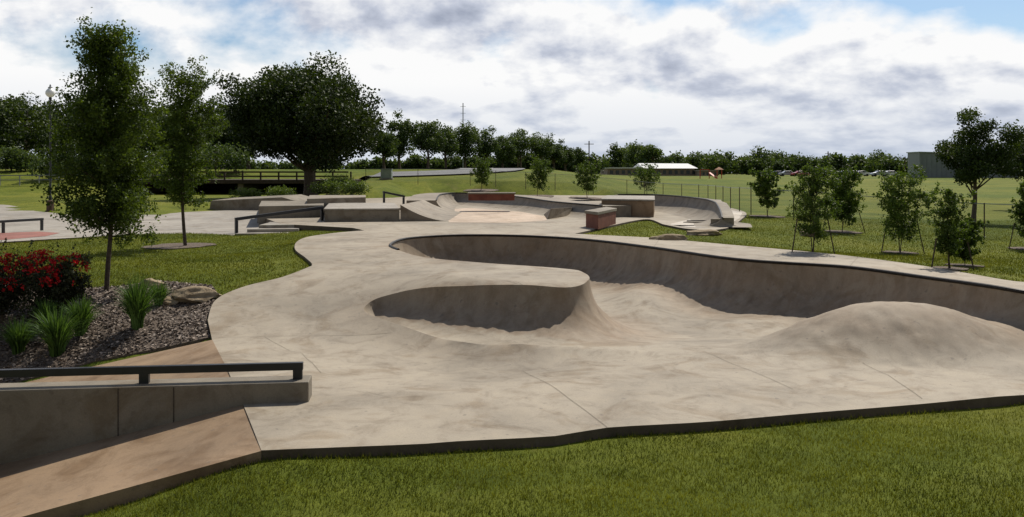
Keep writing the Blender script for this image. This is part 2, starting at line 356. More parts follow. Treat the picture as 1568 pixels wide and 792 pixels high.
# ---------------------------------------------------------------- bank either side of the ledge
cra=np.array(crest)
def bankz(x,y):
    xc=np.interp(y,cra[::-1,1],cra[::-1,0]); return -.213*np.maximum(0,xc-np.asarray(x))
bank=[P(400,690),P(375,627),P(342,553),P(325,520),(-6.6,13.75),(-10,13.3),(-10,6.3),(-4.46,7.75)]
bank=densify(bank,.4)
def drape(name,poly,fn,mat,step=.5,parent=None,off=0.0,side=.3,sidemat=None):
    a=np.array(poly); gx,gy=gridpts(a[:,0].min(),a[:,0].max(),a[:,1].min(),a[:,1].max(),step)
    if len(gx):
        k=inpoly(gx,gy,poly)&(segdist(gx,gy,poly,True)[0]>step*.3); gx=gx[k];gy=gy[k]
    pp=[Vector(p_) for p_ in poly]+[Vector(q) for q in zip(gx,gy)]
    n=len(poly); vo,eo,fo,_,_,_=delaunay_2d_cdt(pp,[(i,(i+1)%n) for i in range(n)],[],0,1e-5,False)
    v=np.array([(q.x,q.y) for q in vo]); f=np.array([q for q in fo if len(q)==3]); c_=v[f].mean(1); f=f[inpoly(c_[:,0],c_[:,1],poly)]
    o=fastmesh(name,np.c_[v,fn(v[:,0],v[:,1])+off],f,[mat],smooth=True,parent=parent)
    if side: skirt(name+'_side',poly,lambda x,y:fn(x,y)+off,side,sidemat or M['edge'],o)
    return o
drape('stair_bank_pavement',bank,bankz,M['tan'],.5,off=-.004,side=.3,sidemat=M['tan'])
# ---------------------------------------------------------------- terrain
PZ=.45
tc=[p_+(-.10,) for p_ in [tuple(q) for q in near[:9]]]
tc+=[(q[0],q[1],float(C(*q))-.07) for q in lefts[3:]]+[(q[0],q[1],DK-.06) for q in back]+[(q[0],q[1],DK-.06) for q in far[:8]]
tc+=uvz([(400,792,-.16),(784,792,-.13),(1568,792,-.1),(100,792,-.62),(0,390,.42),(200,400,.45),(300,378,.46),(400,385,.52),(0,440,.32),(168,447,.33),(250,440,.38),(80,470,.15),(200,500,0.0),(290,480,.08)])
tc+=[(-4.5,7.5,-.50),(-7,6.8,-1.05),(-10,6.2,-1.7),(-10,13.6,-1.0),(-7.5,13.85,-.62),(-6.5,14.0,-.40),(-5.3,14.1,-.12),(0,2,-.2),(-8,3,-1.0),(9,3,-.05),(15,9,0.1),(15,14,.4),(11.5,16,.6),
 (8,24,.5),(12,24,.38),(16,32,.35),(25,32,.3),(9,32,.62),(5,27,.68),(12,45,.6),(-12,24,.42),(-20,30,.4),(-12,16,.3),(-14,36,.5),(-25,45,.5),(-12,48,.7),(0,50,.72),(25,48,.4)]
Grbf=RBF(tc,.5)
plaza=[P(u,v,PZ) for u,v in [(-400,378),(-100,374),(0,371),(80,366),(200,359),(300,358),(380,363),(442,360),(446,348)]]+[P(430,340,DK),P(396,330,DK)]+[P(u,v,PZ) for u,v in [(400,321),(325,323),(240,327),(120,330),(60,322),(0,312),(-150,306),(-400,306)]]
def Gf(x,y):
    x=np.asarray(x,float);y=np.asarray(y,float)
    k=sm(-16,-13,x); y0=80*(1-k)+46*k; yy=np.maximum(y,1)
    r=2.35*sm(0,1,(y-y0)/(104-y0))*(1-sm(.03,.19,x/yy))
    return .68-.2*sm(8,30,x)+np.maximum(r,1.25*sm(110,230,y))-.15*sm(-20,-30,x)*(y<60)
def G0(x,y):
    x=np.asarray(x,float);y=np.asarray(y,float)
    w=np.maximum(sm(38,50,y),np.maximum(sm(18,28,np.abs(x)),sm(-1,-8,y)))
    g=Grbf(np.clip(x,-30,30),np.clip(y,-10,52)); g=np.clip(g,-1.8,.8)
    return g*(1-w)+Gf(x,y)*w
slab_c=slab[::3]
def G(x,y):
    g=G0(x,y); x=np.asarray(x,float); y=np.asarray(y,float)
    d,_=segdist(x,y,slab_c,True); g=np.where(d<.7,np.minimum(g,C(x,y)-.07),g)
    g=np.where(inpoly(x,y,plaza)|(segdist(x,y,plaza,True)[0]<.5),np.minimum(g,PZ-.05),g)
    return g
pts=[];edges=[]
addloop(slab); addloop(bank)
ga=gridpts(-20,22,-1,36,.5); gb=gridpts(-60,60,-20,140,2.5); gc=gridpts(-1900,1900,-300,2600,60); gd=gridpts(-400,400,100,500,14)
kb=~((gb[0]>-20)&(gb[0]<22)&(gb[1]>-1)&(gb[1]<36)); kc=~((np.abs(gc[0])<400)&(gc[1]>-60)&(gc[1]<500)); kd=~((np.abs(gd[0])<60)&(gd[1]<140))
gx=np.r_[ga[0],gb[0][kb],gc[0][kc],gd[0][kd]];gy=np.r_[ga[1],gb[1][kb],gc[1][kc],gd[1][kd]]
ins=inpoly(gx,gy,slab)|inpoly(gx,gy,bank); gx=gx[~ins];gy=gy[~ins]
k=(segdist(gx,gy,slab_c,True)[0]>.12); gx=gx[k];gy=gy[k]
allp=[Vector(p_) for p_ in pts]+[Vector(q) for q in zip(gx,gy)]
vo,eo,fo,_,_,_=delaunay_2d_cdt(allp,edges,[],0,1e-4,False)
vx=np.array([(v.x,v.y) for v in vo]); fa=np.array([f for f in fo if len(f)==3]); cen=vx[fa].mean(1)
fa=fa[~(inpoly(cen[:,0],cen[:,1],slab)|inpoly(cen[:,0],cen[:,1],bank))]
zz=G(vx[:,0],vx[:,1])
db,_=segdist(vx[:,0],vx[:,1],bank,True); zz=np.where((db<.25)&(vx[:,0]<-2.0)&(vx[:,1]<14.5)&(vx[:,1]>6),np.minimum(zz,bankz(vx[:,0],vx[:,1])-.05),zz)
fastmesh('grass_ground',np.c_[vx,zz],fa,[M['lawn']],smooth=True)
def hG(u,v): return march(u,v,G)
drape('plaza_pavement',densify(plaza,1.0),lambda x,y:np.full(np.shape(x),PZ),M['conc2'],3,side=.2)
pk=[P(u,v,PZ) for u,v in [(-200,372),(0,368),(70,362),(92,357),(60,355),(0,357),(-200,362)]]
drape('red_painted_pavement',pk,lambda x,y:np.full(np.shape(x),PZ+.006),M['pink'],3,side=0)
pw=[P(u,v,DK) for u,v in [(1024,344),(1060,349),(1108,348),(1132,335),(1137,326),(1104,318),(1060,335)]]
drape('pale_walkway_pavement',densify(pw,.6),lambda x,y:np.full(np.shape(x),DK+.006),M['white'],2,side=0)
bed=catmull([hG(*q)[:2] for q in [(-60,590),(20,588),(145,556),(235,538),(322,519),(316,492),(330,458),(325,440),(290,436),(240,432),(190,440),(150,443),(90,440),(0,425),(-150,430),(-200,520)]],.4,True)
bed=[(x,y) for x,y in bed if not inpoly(np.array([x]),np.array([y]),slab)[0]]
drape('mulch_bed_ground',bed,G,M['mulch'],.35,off=.025,side=.06,sidemat=M['mulch'])
# ---------------------------------------------------------------- blades and leaves
def patch(x,y):
    return (np.sin(x*1.1+.6*np.sin(y*1.7))*np.sin(y*1.9+.8*np.sin(x*.9))+.6*np.sin(x*3.1+y*1.3+1)*np.sin(y*3.7-x*.8)+.4*np.sin(x*7.3+y*2)*np.sin(y*6.1-x*3))/2
def blades(name,x,y,z,hgt,wid,mat,lean=.5):
    n=len(x); th=rng.uniform(0,2*math.pi,n); le=rng.uniform(0,lean,n)*hgt; la=rng.uniform(0,2*math.pi,n)
    b=np.c_[x,y,z]; wv=np.c_[np.cos(th),np.sin(th),np.zeros(n)]*(wid/2)[:,None]
    t=b+np.c_[np.cos(la)*le,np.sin(la)*le,hgt]
    V=np.stack([b-wv,b+wv,t],1).reshape(-1,3); Fc=np.arange(3*n).reshape(-1,3)
    a=np.repeat(rng.uniform(0,1,n)*.60+.16+.55*patch(x,y),3)
    return fastmesh(name,V,Fc,[mat],attr=a)
def excl(x,y,lst):
    k=np.ones(len(x),bool)
    for p_ in lst: k&=~inpoly(x,y,p_)
    return k
n=380000; Y=rng.uniform(5.4,12.6,n); X=rng.uniform(-.75,.70,n)*Y; k=excl(X,Y,[slab,bank])&(X<11)&(X>-6); X=X[k];Y=Y[k]
k=(Y<11.5)|(X>5); X=X[k];Y=Y[k]
k=rng.uniform(0,1,len(X))<(.70+.36*patch(X*1.7+3,Y*1.7)); X=X[k];Y=Y[k]
dn=segdist(X,Y,near)[0]; thin=(dn<.22)&(np.sin(X*1.3+1)+.6*np.sin(X*3.7)+rng.uniform(-.8,.8,len(X))>.7+dn*4); X=X[~thin];Y=Y[~thin];dn=dn[~thin]
blades('lawn_grass_blades',X,Y,G(X,Y)-.004,rng.uniform(.018,.048,len(X))*(1+.5*(dn<.06)),rng.uniform(.005,.010,len(X)),M['blade'],.9)
n=200000; Y=rng.uniform(14.5,36,n); X=rng.uniform(-.75,-.12,n)*Y; k=excl(X,Y,[slab,bank,plaza,bed]); X=X[k];Y=Y[k]
blades('lawn_grass_blades',X,Y,G(X,Y)-.004,rng.uniform(.02,.05,len(X)),rng.uniform(.012,.022,len(X)),M['blade'],.8)
n=140000; Y=rng.uniform(14.5,40,n); X=rng.uniform(.08,.70,n)*Y; k=excl(X,Y,[slab]); X=X[k];Y=Y[k]
blades('lawn_grass_blades',X,Y,G(X,Y)-.004,rng.uniform(.02,.05,len(X)),rng.uniform(.012,.024,len(X)),M['blade'],.8)
ba=np.array(bed); n=26000; X=rng.uniform(ba[:,0].min(),ba[:,0].max(),n);Y=rng.uniform(ba[:,1].min(),ba[:,1].max(),n); k=inpoly(X,Y,bed);X=X[k];Y=Y[k]
def leafquads(Cc,size,flat=0):
    n=len(Cc); a=rng.normal(size=(n,3)); 
    if flat: a[:,2]*=.25
    a/=np.linalg.norm(a,axis=1)[:,None]; b=rng.normal(size=(n,3)); 
    if flat: b[:,2]*=.25
    b-=a*(a*b).sum(1)[:,None]; b/=np.linalg.norm(b,axis=1)[:,None]
    s=(size*rng.uniform(.6,1.3,n))[:,None]
    V=np.stack([Cc-a*s*.5,Cc+b*s*.32+a*s*.05,Cc+a*s*.55,Cc-b*s*.32],1).reshape(-1,3); return V,np.arange(4*n).reshape(-1,4)
V,Fq=leafquads(np.c_[X,Y,G(X,Y)+.04],.055,1)
fastmesh('mulch_chips_scatter',V,Fq,[M['chip']],attr=np.repeat(rng.uniform(0,1,len(X))**1.8,4))
# ---------------------------------------------------------------- trees
def leafq(R,Cc,size):
    n=len(Cc); a=R.normal(size=(n,3)); a/=np.linalg.norm(a,axis=1)[:,None]; b=R.normal(size=(n,3)); b-=a*(a*b).sum(1)[:,None]; b/=np.linalg.norm(b,axis=1)[:,None]
    s=(size*R.uniform(.6,1.35,n))[:,None]
    V=np.stack([Cc-a*s*.5,Cc+b*s*.34,Cc+a*s*.5,Cc-b*s*.34],1).reshape(-1,3); return V,np.arange(4*n).reshape(-1,4)
def tree_arrays(base,h,cw,cb,nl,ls,style='clump',tr=.1,ncl=40,lean=(0,0),rc=.2,nb=46,prof=None,stems=1,seed=None,tfork=.55):
    R=np.random.default_rng(seed if seed is not None else int(rng.integers(1e9)))
    bx,by,bz=base; Vs=[];Fs=[];mi=[];at=[];off=0
    def add(V,Fq,m_,a):
        nonlocal off
        Vs.append(V);Fs.append(Fq+off);mi.append(np.full(len(Fq),m_));at.append(a);off+=len(V)
    b0=np.array([bx,by,bz-.05]); top=np.array([bx+lean[0],by+lean[1],bz+h])
    L=None
    if style=='clump':
        c0=np.array([bx+lean[0]*.8,by+lean[1]*.8,bz+h*(cb+1)/2]); rad=np.array([cw/2,cw/2,h*(1-cb)/2])
        d=R.normal(size=(ncl,3)); d/=np.linalg.norm(d,axis=1)[:,None]; r=R.uniform(0.15,1,ncl)**(1/2.0)
        cr=rc*cw*R.uniform(.5,1.3,ncl)
        wob=1+.16*np.sin(3*np.arctan2(d[:,1],d[:,0])+R.uniform(0,6))+.12*np.sin(5*np.arctan2(d[:,2],d[:,0])+R.uniform(0,6))
        cc=c0+d*r[:,None]*wob[:,None]*np.maximum(rad[None]-cr[:,None]*.7,.05)
        w=cr**2; w/=w.sum(); idx=R.choice(ncl,nl,p=w)
        dd=R.normal(size=(nl,3)); dd/=np.linalg.norm(dd,axis=1)[:,None]; rr=R.uniform(.25,1.08,nl)**.6
        L=cc[idx]+dd*(rr*cr[idx])[:,None]*np.array([1,1,.72]); 
        L+=R.normal(size=(nl,3))*ls*.6
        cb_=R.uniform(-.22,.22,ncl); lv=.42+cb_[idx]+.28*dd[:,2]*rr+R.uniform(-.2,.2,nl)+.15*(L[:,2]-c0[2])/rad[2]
        tp=np.array([b0+(top-b0)*t+np.array([math.sin(t*5+bx)*.02*h,math.cos(t*4+by)*.02*h,0])*min(1,t*3) for t in np.linspace(0,max(tfork,cb)+.18,9)])
        add(*tube(tp,tr*np.linspace(1.15,.45,9)*np.r_[1.25,np.ones(8)],8),0,np.zeros(72))
        order=np.argsort(cc[:,2])[:max(10,ncl//2)]
        for i in order:
            s=tp[R.integers(3,8)]
            e=cc[i]; m1=(s+e)/2+np.array([0,0,-.06*cw]); 
            t=np.linspace(0,1,6)[:,None]; pth=(1-t)**2*s+2*t*(1-t)*m1+t*t*e
            add(*tube(pth,tr*np.linspace(.42,.07,6),5),0,np.zeros(30))
    else:
        for sidx in range(stems):
            sp=(R.uniform(-.5,.5,2)*cw*.35) if stems>1 else np.zeros(2)
            tps=[]
            for t in np.linspace(0,1,10):
                tps.append(b0+(top-b0)*t+np.array([sp[0]*t+math.sin(t*6+bx+sidx)*.012*h,sp[1]*t+math.cos(t*5+by+sidx)*.012*h,0]))
            tps=np.array(tps); add(*tube(tps,tr*np.linspace(1,.12,10)/(1 if stems==1 else 1.6),7),0,np.zeros(70))
            for b in range(nb//stems):
                t=cb+(1-cb)*((b+R.uniform(0,1))/(nb/stems))*.97
                s=np.array([np.interp(t,np.linspace(0,1,10),tps[:,q]) for q in range(3)])
                q=(t-cb)/(1-cb); pl=np.interp(q,[0,.15,.35,.6,.85,1],prof or [.55,.9,1,.8,.42,.12])
                Ln=cw/2*pl*R.uniform(.5,1.25); az=b*2.4+R.uniform(-.5,.5); el=R.uniform(.15,.75)+.35*q
                dv=np.array([math.cos(az)*math.cos(el),math.sin(az)*math.cos(el),math.sin(el)]); Ln=Ln/math.cos(min(el,1.0))*.9
                dv2=dv+np.array([0,0,-.25]); tt=np.linspace(0,1,5)[:,None]; pth=s+dv*Ln*tt+ (dv2-dv)*Ln*tt**2*.6
                add(*tube(pth,tr*.3*np.linspace(1,.15,5)*(1-.6*q),4),0,np.zeros(20))
                m_=int(nl/nb*(.4+pl)); u_=R.uniform(.12,1.05,m_)
                nt_=max(3,m_//26); tu=R.uniform(.2,1.05,nt_); to=R.normal(size=(nt_,3))*cw*.05; ti=R.integers(0,nt_,m_); k_=R.uniform(0,1,m_)<.75; u_=np.where(k_,tu[ti],u_)
                Lp=s+dv*Ln*u_[:,None]+(dv2-dv)*Ln*(u_**2)[:,None]*.6+np.where(k_[:,None],to[ti]+R.normal(size=(m_,3))*cw*.024,R.normal(size=(m_,3))*cw*.042*(1.25-.6*u_)[:,None])
                lv=R.uniform(-.25,.25)+.5+R.uniform(-.25,.25,m_)
                Vl,Fl=leafq(R,Lp,ls); add(Vl,Fl,1,np.repeat(lv,4))
    if L is not None:
        Vl,Fl=leafq(R,L,ls); add(Vl,Fl,1,np.repeat(lv,4))
    return np.concatenate(Vs),np.concatenate(Fs),np.concatenate(mi),np.concatenate(at)
def mk(name,arrs,leaf):
    V=[];Fq=[];mi=[];at=[];o=0
    for a in arrs: V.append(a[0]);Fq.append(a[1]+o);mi.append(a[2]);at.append(a[3]);o+=len(a[0])
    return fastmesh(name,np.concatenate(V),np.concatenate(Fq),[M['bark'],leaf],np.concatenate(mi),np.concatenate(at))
def px(n_,Y): return n_*Y/F
b=hG(168,446); mk('young_oak_tree',[tree_arrays(b,px(388,b[1]),px(170,b[1]),.22,42000,.054,'branch',.05,nb=105,prof=[.9,1.05,1,.76,.60,.32],seed=11)],M['leafo'])
b=hG(283,378); mk('young_oak_tree',[tree_arrays(b,px(250,b[1]),px(112,b[1]),.26,20000,.063,'branch',.055,nb=80,prof=[.6,.95,1,.95,.85,.4],seed=5)],M['leafo'])
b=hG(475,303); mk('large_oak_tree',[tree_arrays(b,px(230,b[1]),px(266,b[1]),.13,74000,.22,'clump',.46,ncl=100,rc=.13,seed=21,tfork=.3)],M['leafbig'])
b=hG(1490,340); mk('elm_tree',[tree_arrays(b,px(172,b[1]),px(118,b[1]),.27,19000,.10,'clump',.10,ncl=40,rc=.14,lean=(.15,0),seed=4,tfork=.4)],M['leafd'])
b=hG(1580,322); mk('elm_tree',[tree_arrays(b,px(140,b[1]),px(110,b[1]),.2,14000,.14,'clump',.13,ncl=34,rc=.17,seed=8)],M['leafd'])
for i,(u,v,tv,hw) in enumerate([(1243,390,258,42),(1290,356,270,34),(1175,332,268,26),(1380,388,270,44),(1455,413,298,30),(1478,408,342,22),(737,292,249,21),(822,301,252,24),(899,304,258,23),(991,300,262,25),(1575,382,285,28)]):
    b=hG(u,v); hh=px(v-tv,b[1]); big=v>340
    mk('planted_sapling_tree',[tree_arrays(b,hh,px(hw*2,b[1])*1.05,.2 if big else .25,8500 if big else 3600,.023*b[1]/10 if big else .10,'branch',.022*hh/2,nb=54,stems=3 if i%2==0 else 2,prof=[.5,.85,1,.9,.65,.3],seed=40+i)],M['leafs'])
    poly=[(b[0]+math.cos(a)*.5*b[1]/25*random.uniform(.85,1.15),b[1]+math.sin(a)*.5*b[1]/25*random.uniform(.85,1.15)) for a in np.arange(0,6.28,.5)]
    drape('mulch_ring',poly,G,M['mulch'],.4,off=.03,side=.05,sidemat=M['mulch'])
    if big and i!=5:
        e=empty('tree_stakes')
        for sx in (-1,1):
            x0=b[0]+sx*.34*b[1]/20; x1=b[0]+sx*.5*b[1]/20
            tubeobj('stake',[(x1,b[1]-.1,b[2]-.1),(x0,b[1]-.05,b[2]+hh*.42)],.014,M['bark'],e,6)
            tubeobj('tie_wire',[(x0,b[1]-.05,b[2]+hh*.40),(b[0],b[1],b[2]+hh*.42)],.004,M['black'],e,5)
b=hG(275,378); poly=[(b[0]+math.cos(a)*1.0*random.uniform(.8,1.1),b[1]+math.sin(a)*.9*random.uniform(.8,1.1)) for a in np.arange(0,6.28,.4)]
drape('mulch_ring',poly,G,M['mulch'],.4,off=.03,side=.05,sidemat=M['mulch'])
arr=[]
for i in range(22):
    u=-140+i*25+random.uniform(-10,10); Y=random.uniform(106,135); x=(u-U0)/F*Y; z=float(G(x,Y)); tv=random.uniform(132,178) if u<350 else random.uniform(170,200)
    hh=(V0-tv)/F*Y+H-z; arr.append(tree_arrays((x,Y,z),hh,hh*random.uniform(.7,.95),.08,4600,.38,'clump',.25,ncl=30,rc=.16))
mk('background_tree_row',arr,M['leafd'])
arr=[]
for i in range(14):
    u=-100+i*36+random.uniform(-10,10); Y=random.uniform(92,100); x=(u-U0)/F*Y; z=float(G(x,Y)); hh=random.uniform(1.8,4.2)
    arr.append(tree_arrays((x,Y,z),hh,hh*1.7,.0,1800,.26,'clump',.08,ncl=16,rc=.2))
mk('hedgerow_shrubs',arr,M['leafb'])
arr=[]
for i,(u,tv,wp) in enumerate([(588,196,44),(612,174,54),(655,178,58),(683,196,42),(712,186,56),(742,194,46),(770,208,40),(797,196,50),(828,200,48),(848,214,36),(866,220,32),(884,224,30)]):
    Y=110+i*6; x=(u-U0)/F*Y; z=float(G(x,Y)); hh=(V0-tv)/F*Y+H-z
    arr.append(tree_arrays((x,Y,z),hh,px(wp*1.15,Y),.20,6000,.27,'clump',.17,ncl=36,rc=.16,tfork=.35))
mk('park_tree_row',arr,M['leafb'])
arr=[]
for i in range(26):
    u=560+i*14+random.uniform(-6,6); Y=230; x=(u-U0)/F*Y; z=float(G(x,Y)); tv=random.uniform(232,250)
    hh=(V0-tv)/F*Y+H-z; arr.append(tree_arrays((x,Y,z),hh,hh*random.uniform(1.2,1.8),.02,900,.8,'clump',.2,ncl=14,rc=.18))
for i in range(95):
    u=860+i*9+random.uniform(-8,8); Y=random.uniform(340,560); x=(u-U0)/F*Y; z=float(G(x,Y))
    tv=random.choice([238,243,247,252,232])+random.uniform(-4,4)
    if 925<u<1010: tv=random.uniform(212,232)
    if 1010<u<1110: tv=random.uniform(226,240)
    if 1160<u<1190: tv=224
    hh=(V0-tv)/F*Y+H-z; arr.append(tree_arrays((x,Y,z),hh,hh*random.uniform(.9,1.5),.03,1300,1.1,'clump',.3,ncl=20,rc=.16))
mk('distant_treeline',arr,M['leafb'])
arr=[]
for i in range(60):
    u=-150+i*33; Y=random.uniform(600,760); x=(u-U0)/F*Y; z=float(G(x,Y)); tv=random.uniform(245,254); hh=(V0-tv)/F*Y+H-z
    arr.append(tree_arrays((x,Y,z),hh,hh*3,.0,900,2.6,'clump',.3,ncl=14,rc=.2))
mk('far_horizon_treeline',arr,M['leafb'])
arr=[]
for u,v,hh,w in [(500,300,1.2,2.5),(540,303,1.3,2.2),(525,296,1.4,3),(380,303,.5,3),(430,301,.6,3)]:
    b=hG(u,v); arr.append(tree_arrays(b,hh,w,0.0,1800,.12,'clump',.03,ncl=14,rc=.22))
mk('creek_brush',arr,M['flow'])
# ---------------------------------------------------------------- street lamp
b=hG(77,326); x,y,z=b; hl=px(200,y); L=empty('street_lamp')
lathe('pedestal',x,y,[(z-.1,.24),(z+.12,.27),(z+.14,.21),(z+.55,.19),(z+.6,.25),(z+.66,.23),(z+.70,.12)],M['lampbase'],L,8)
lathe('pole',x,y,[(z+.65,.09),(z+.9,.085),(z+.95,.06),(z+hl*.5,.05),(z+hl*.86,.042),(z+hl*.865,.08),(z+hl*.88,.08),(z+hl*.885,.05)],M['black'],L,12)
g0=z+hl*.885
lathe('globe',x,y,[(g0,.09),(g0+.05,.17),(g0+.16,.245),(g0+.28,.25),(g0+.38,.20),(g0+.45,.13),(g0+.50,.09)],M['globe'],L,18)
lathe('cap_finial',x,y,[(g0+.50,.11),(g0+.54,.12),(g0+.58,.05),(g0+.64,.05),(g0+.72,.01)],M['steel'],L,10)
# ---------------------------------------------------------------- foreground ledge with rail
E=empty('ledge_with_handrail')
a=np.array([-2.3,10.03]); dv=np.array([-3.27,-.39]); dv/=np.linalg.norm(dv); nv=np.array([dv[1],-dv[0]]); nv=nv if nv[1]>0 else -nv
q=a+dv*7; pl=[tuple(a),tuple(a+nv*.36),tuple(q+nv*.36),tuple(q)]
prism('ledge_wall',pl,-1.9,.236,M['ledge'],E,.012)
rp=a+nv*.17
r0=rp+dv*.08; r1=rp+dv*6.9
bar('rail',(r0[0],r0[1],.385),(r1[0],r1[1],.385),.07,.085,M['black'],E)
for t in (.14,1.83,3.5,5.2):
    c_=rp+dv*t; box('post',c_[0],c_[1],.232,.105,.07,.115,M['black'],E,math.atan2(dv[1],dv[0]),.003)
for t in (1.47,2.06,3.6,5.0):
    c_=a+dv*t-nv*.002; box('wall_joint',c_[0],c_[1],-1.2,.012,.008,1.42,M['joint'],E,math.atan2(dv[1],dv[0]),0)
# ---------------------------------------------------------------- far skate elements
def qpipe(name,path,z0,zt,W,bw,mat,toward=(0,-1),step=.5):
    path=np.array(catmull(path,step)); n=len(path); zt=np.interp(np.linspace(0,1,n),np.linspace(0,1,len(zt)),zt) if hasattr(zt,'__len__') else np.full(n,zt)
    T=np.gradient(path,axis=0);T/=np.linalg.norm(T,axis=1)[:,None]; Nv=np.c_[T[:,1],-T[:,0]]
    if (Nv@np.array(toward)).sum()<0: Nv=-Nv
    prof=[]; K=8
    for k in range(K+1):
        th=math.radians(84)*k/K; prof.append((1-math.sin(th)/math.sin(math.radians(84)),(1-math.cos(th))/(1-math.cos(math.radians(84)))))
    V=[];
    for i in range(n):
        for d_,hh in prof:
            q=path[i]+Nv[i]*d_*W; V.append((q[0],q[1],z0+.004+(zt[i]-z0)*hh))
        q=path[i]-Nv[i]*bw; V.append((q[0],q[1],zt[i])); V.append((q[0],q[1],z0-.4))
        q=path[i]+Nv[i]*W; V.append((q[0],q[1],z0-.4))
    k=len(prof)+3; Fc=[]
    for i in range(n-1):
        for j in range(k-1): Fc.append((i*k+j,i*k+j+1,(i+1)*k+j+1,(i+1)*k+j))
    Fc.append(tuple(range(k))); Fc.append(tuple(range((n-1)*k,n*k))[::-1])
    o=pyobj(name,V,Fc,mat,None,0,True)
    c=[(path[i][0],path[i][1],zt[i]+.01) for i in range(n)]; tubeobj('coping',c,.035,M['coping'],o,6); return o
def PP(l,z): return [P(u,v,z) for u,v in l]
qpipe('quarter_pipe_ramp',PP([(668,305.5),(676,299.5),(705,297.5),(790,302),(850,307.5),(922,312)],1.35),DK,[1.3,1.4,1.42,1.38,1.3,1.25],.9,1.4,M['conc3'])
drape('pink_bowl_floor_pavement',densify(PP([(676,321),(720,319),(800,325),(842,333),(836,338),(780,342),(688,341)],DK),.8),lambda x,y:np.full(np.shape(x),DK+.006),M['pinkc'],2,side=0)
E=empty('red_grind_ledge'); x0,y0=P(717,303.5,1.38);x1,y1=P(788,306,1.38); yy=(y0+y1)/2
xa,xb=(717-U0)/F*yy,(788-U0)/F*yy
box('ledge_body',(xa+xb)/2,yy+.5,1.3,xb-xa,.8,.30,M['redl'],E); box('ledge_cap',(xa+xb)/2,yy+.5,1.602,xb-xa+.1,.95,.07,M['ledge'],E)
fp=[P(497,340,DK),P(612,339,DK)]; Yb=39.5
E=empty('concrete_grind_ledge'); prism('block',[fp[0],fp[1],((603-U0)/F*Yb,Yb),((505-U0)/F*Yb,Yb)],DK-.2,DK+.42,M['ledge'],E,.02)
prism('cap_edge',[(fp[0][0]-.03,fp[0][1]-.03),(fp[1][0]+.03,fp[1][1]-.03),((603-U0)/F*Yb+.03,Yb),((505-U0)/F*Yb-.03,Yb)],DK+.423,DK+.49,M['conc2'],E,.01)
E=empty('concrete_grind_ledge'); f0=P(396,338,.7); prism('block',[(f0[0],f0[1]),P(495,333,DK),((497-U0)/F*42,42),((400-U0)/F*42,42)],.3,DK+.5,M['ledge'],E,.02)
prism('upper_curb',[P(470,330,DK),P(560,326,DK),((560-U0)/F*44,44),((474-U0)/F*44,44)],DK,DK+.72,M['conc3'],E,.02)
A0=P(613,339,DK); A1=P(686,340,DK); V=[];n=12
for i in range(n+1):
    t=i/n; hh=.62*(1-t)**1.8; x=A0[0]+(A1[0]-A0[0])*t; y=A0[1]
    V+= [(x,y,DK-.05),(x,y,DK+hh+.004),(x+.1,y+8,DK+hh*.9+.004),(x+.1,y+8,DK-.05)]
Fc=[(i*4+j,i*4+(j+1)%4,(i+1)*4+(j+1)%4,(i+1)*4+j) for i in range(n) for j in range(4)]+[(0,1,2,3),(n*4+3,n*4+2,n*4+1,n*4)]
pyobj('curved_bank_ramp',V,Fc,M['conc3'],None,0,True)
E=empty('concrete_steps')
for i in range(3):
    z=PZ+.11*(i+1)-.003; x0=-9.35+i*.25
    prism('step',[(x0,29.9+i*.55),(x0+1.9-i*.2,30.2+i*.55),(-7.7,33),(-9.0,33)],PZ-.1,z,M['conc2'],E,.01)
def rail(name,p0,p1,zb0,zb1,hh,w=.07,npost=2):
    E=empty(name); a=Vector((p0[0],p0[1],zb0+hh)); b_=Vector((p1[0],p1[1],zb1+hh)); d=(b_-a)
    bar('rail',a-d.normalized()*.05,b_+d.normalized()*.05,w,w,M['black'],E)
    for i in range(npost):
        t=i/(npost-1); q=a+d*t; zb=zb0+(zb1-zb0)*t; box('post',q.x,q.y,zb-.02,w*.9,w*.9,hh-w/2+.016,M['black'],E,math.atan2(d.y,d.x),.003)
rail('stair_handrail',P(362,357,PZ),P(493,338,DK),PZ,DK,.5,.11,2)
rail('flat_grind_rail',P(64,353,PZ),P(-60,362,PZ),PZ,PZ,.42,.09,3)
rail('grind_rail',P(588,313,DK+.4),P(618,319,DK+.2),DK+.4,DK+.2,.55,.09,2)
rail('grind_rail',P(646,312,DK),P(664,316,DK),DK,DK,.5,.09,2)
a0=P(320,322,PZ); a1=P(458,322,PZ); V=[(a0[0],a0[1],PZ-.1),(a0[0]+.1,a0[1],PZ+.55),(a1[0]-1.0,a1[1],PZ+.75),(a1[0]+.6,a1[1],PZ+.02+.3),(a1[0]+.6,a1[1],PZ-.1)]
V=[tuple(q) for q in V]; V2=[(q[0]+.3,q[1]+3.5,q[2]+(0.08 if q[2]>PZ else 0)) for q in V]
pyobj('wedge_ledge',V+V2,[(0,1,2,3,4),(9,8,7,6,5)]+[(i,(i+1)%5,5+(i+1)%5,5+i) for i in range(5)],M['ledge'],None,.02)
k0=P(838,336,DK);k1=P(876,330,DK)
pyobj('kicker_ramp',[(k0[0],k0[1],DK),(k1[0],k1[1],DK),(k1[0],k1[1],DK+.35),(k0[0]+.15,k0[1]+.2,DK+.42),(k0[0],k0[1]+4,DK),(k1[0]+.4,k1[1]+3,DK)],[(0,1,2,3),(0,3,4),(1,5,2),(3,2,5,4),(0,4,5,1)],M['conc3'],None,.01)
E=empty('red_brick_ledge'); c0,c1,c2=P(897,348,DK),P(916,351,DK),P(943,343,DK); c3=(c0[0]+c2[0]-c1[0]+.1,c0[1]+c2[1]-c1[1]+.2)
prism('body',[c0,c1,c2,c3],DK-.02,DK+.46,M['redl'],E,.015)
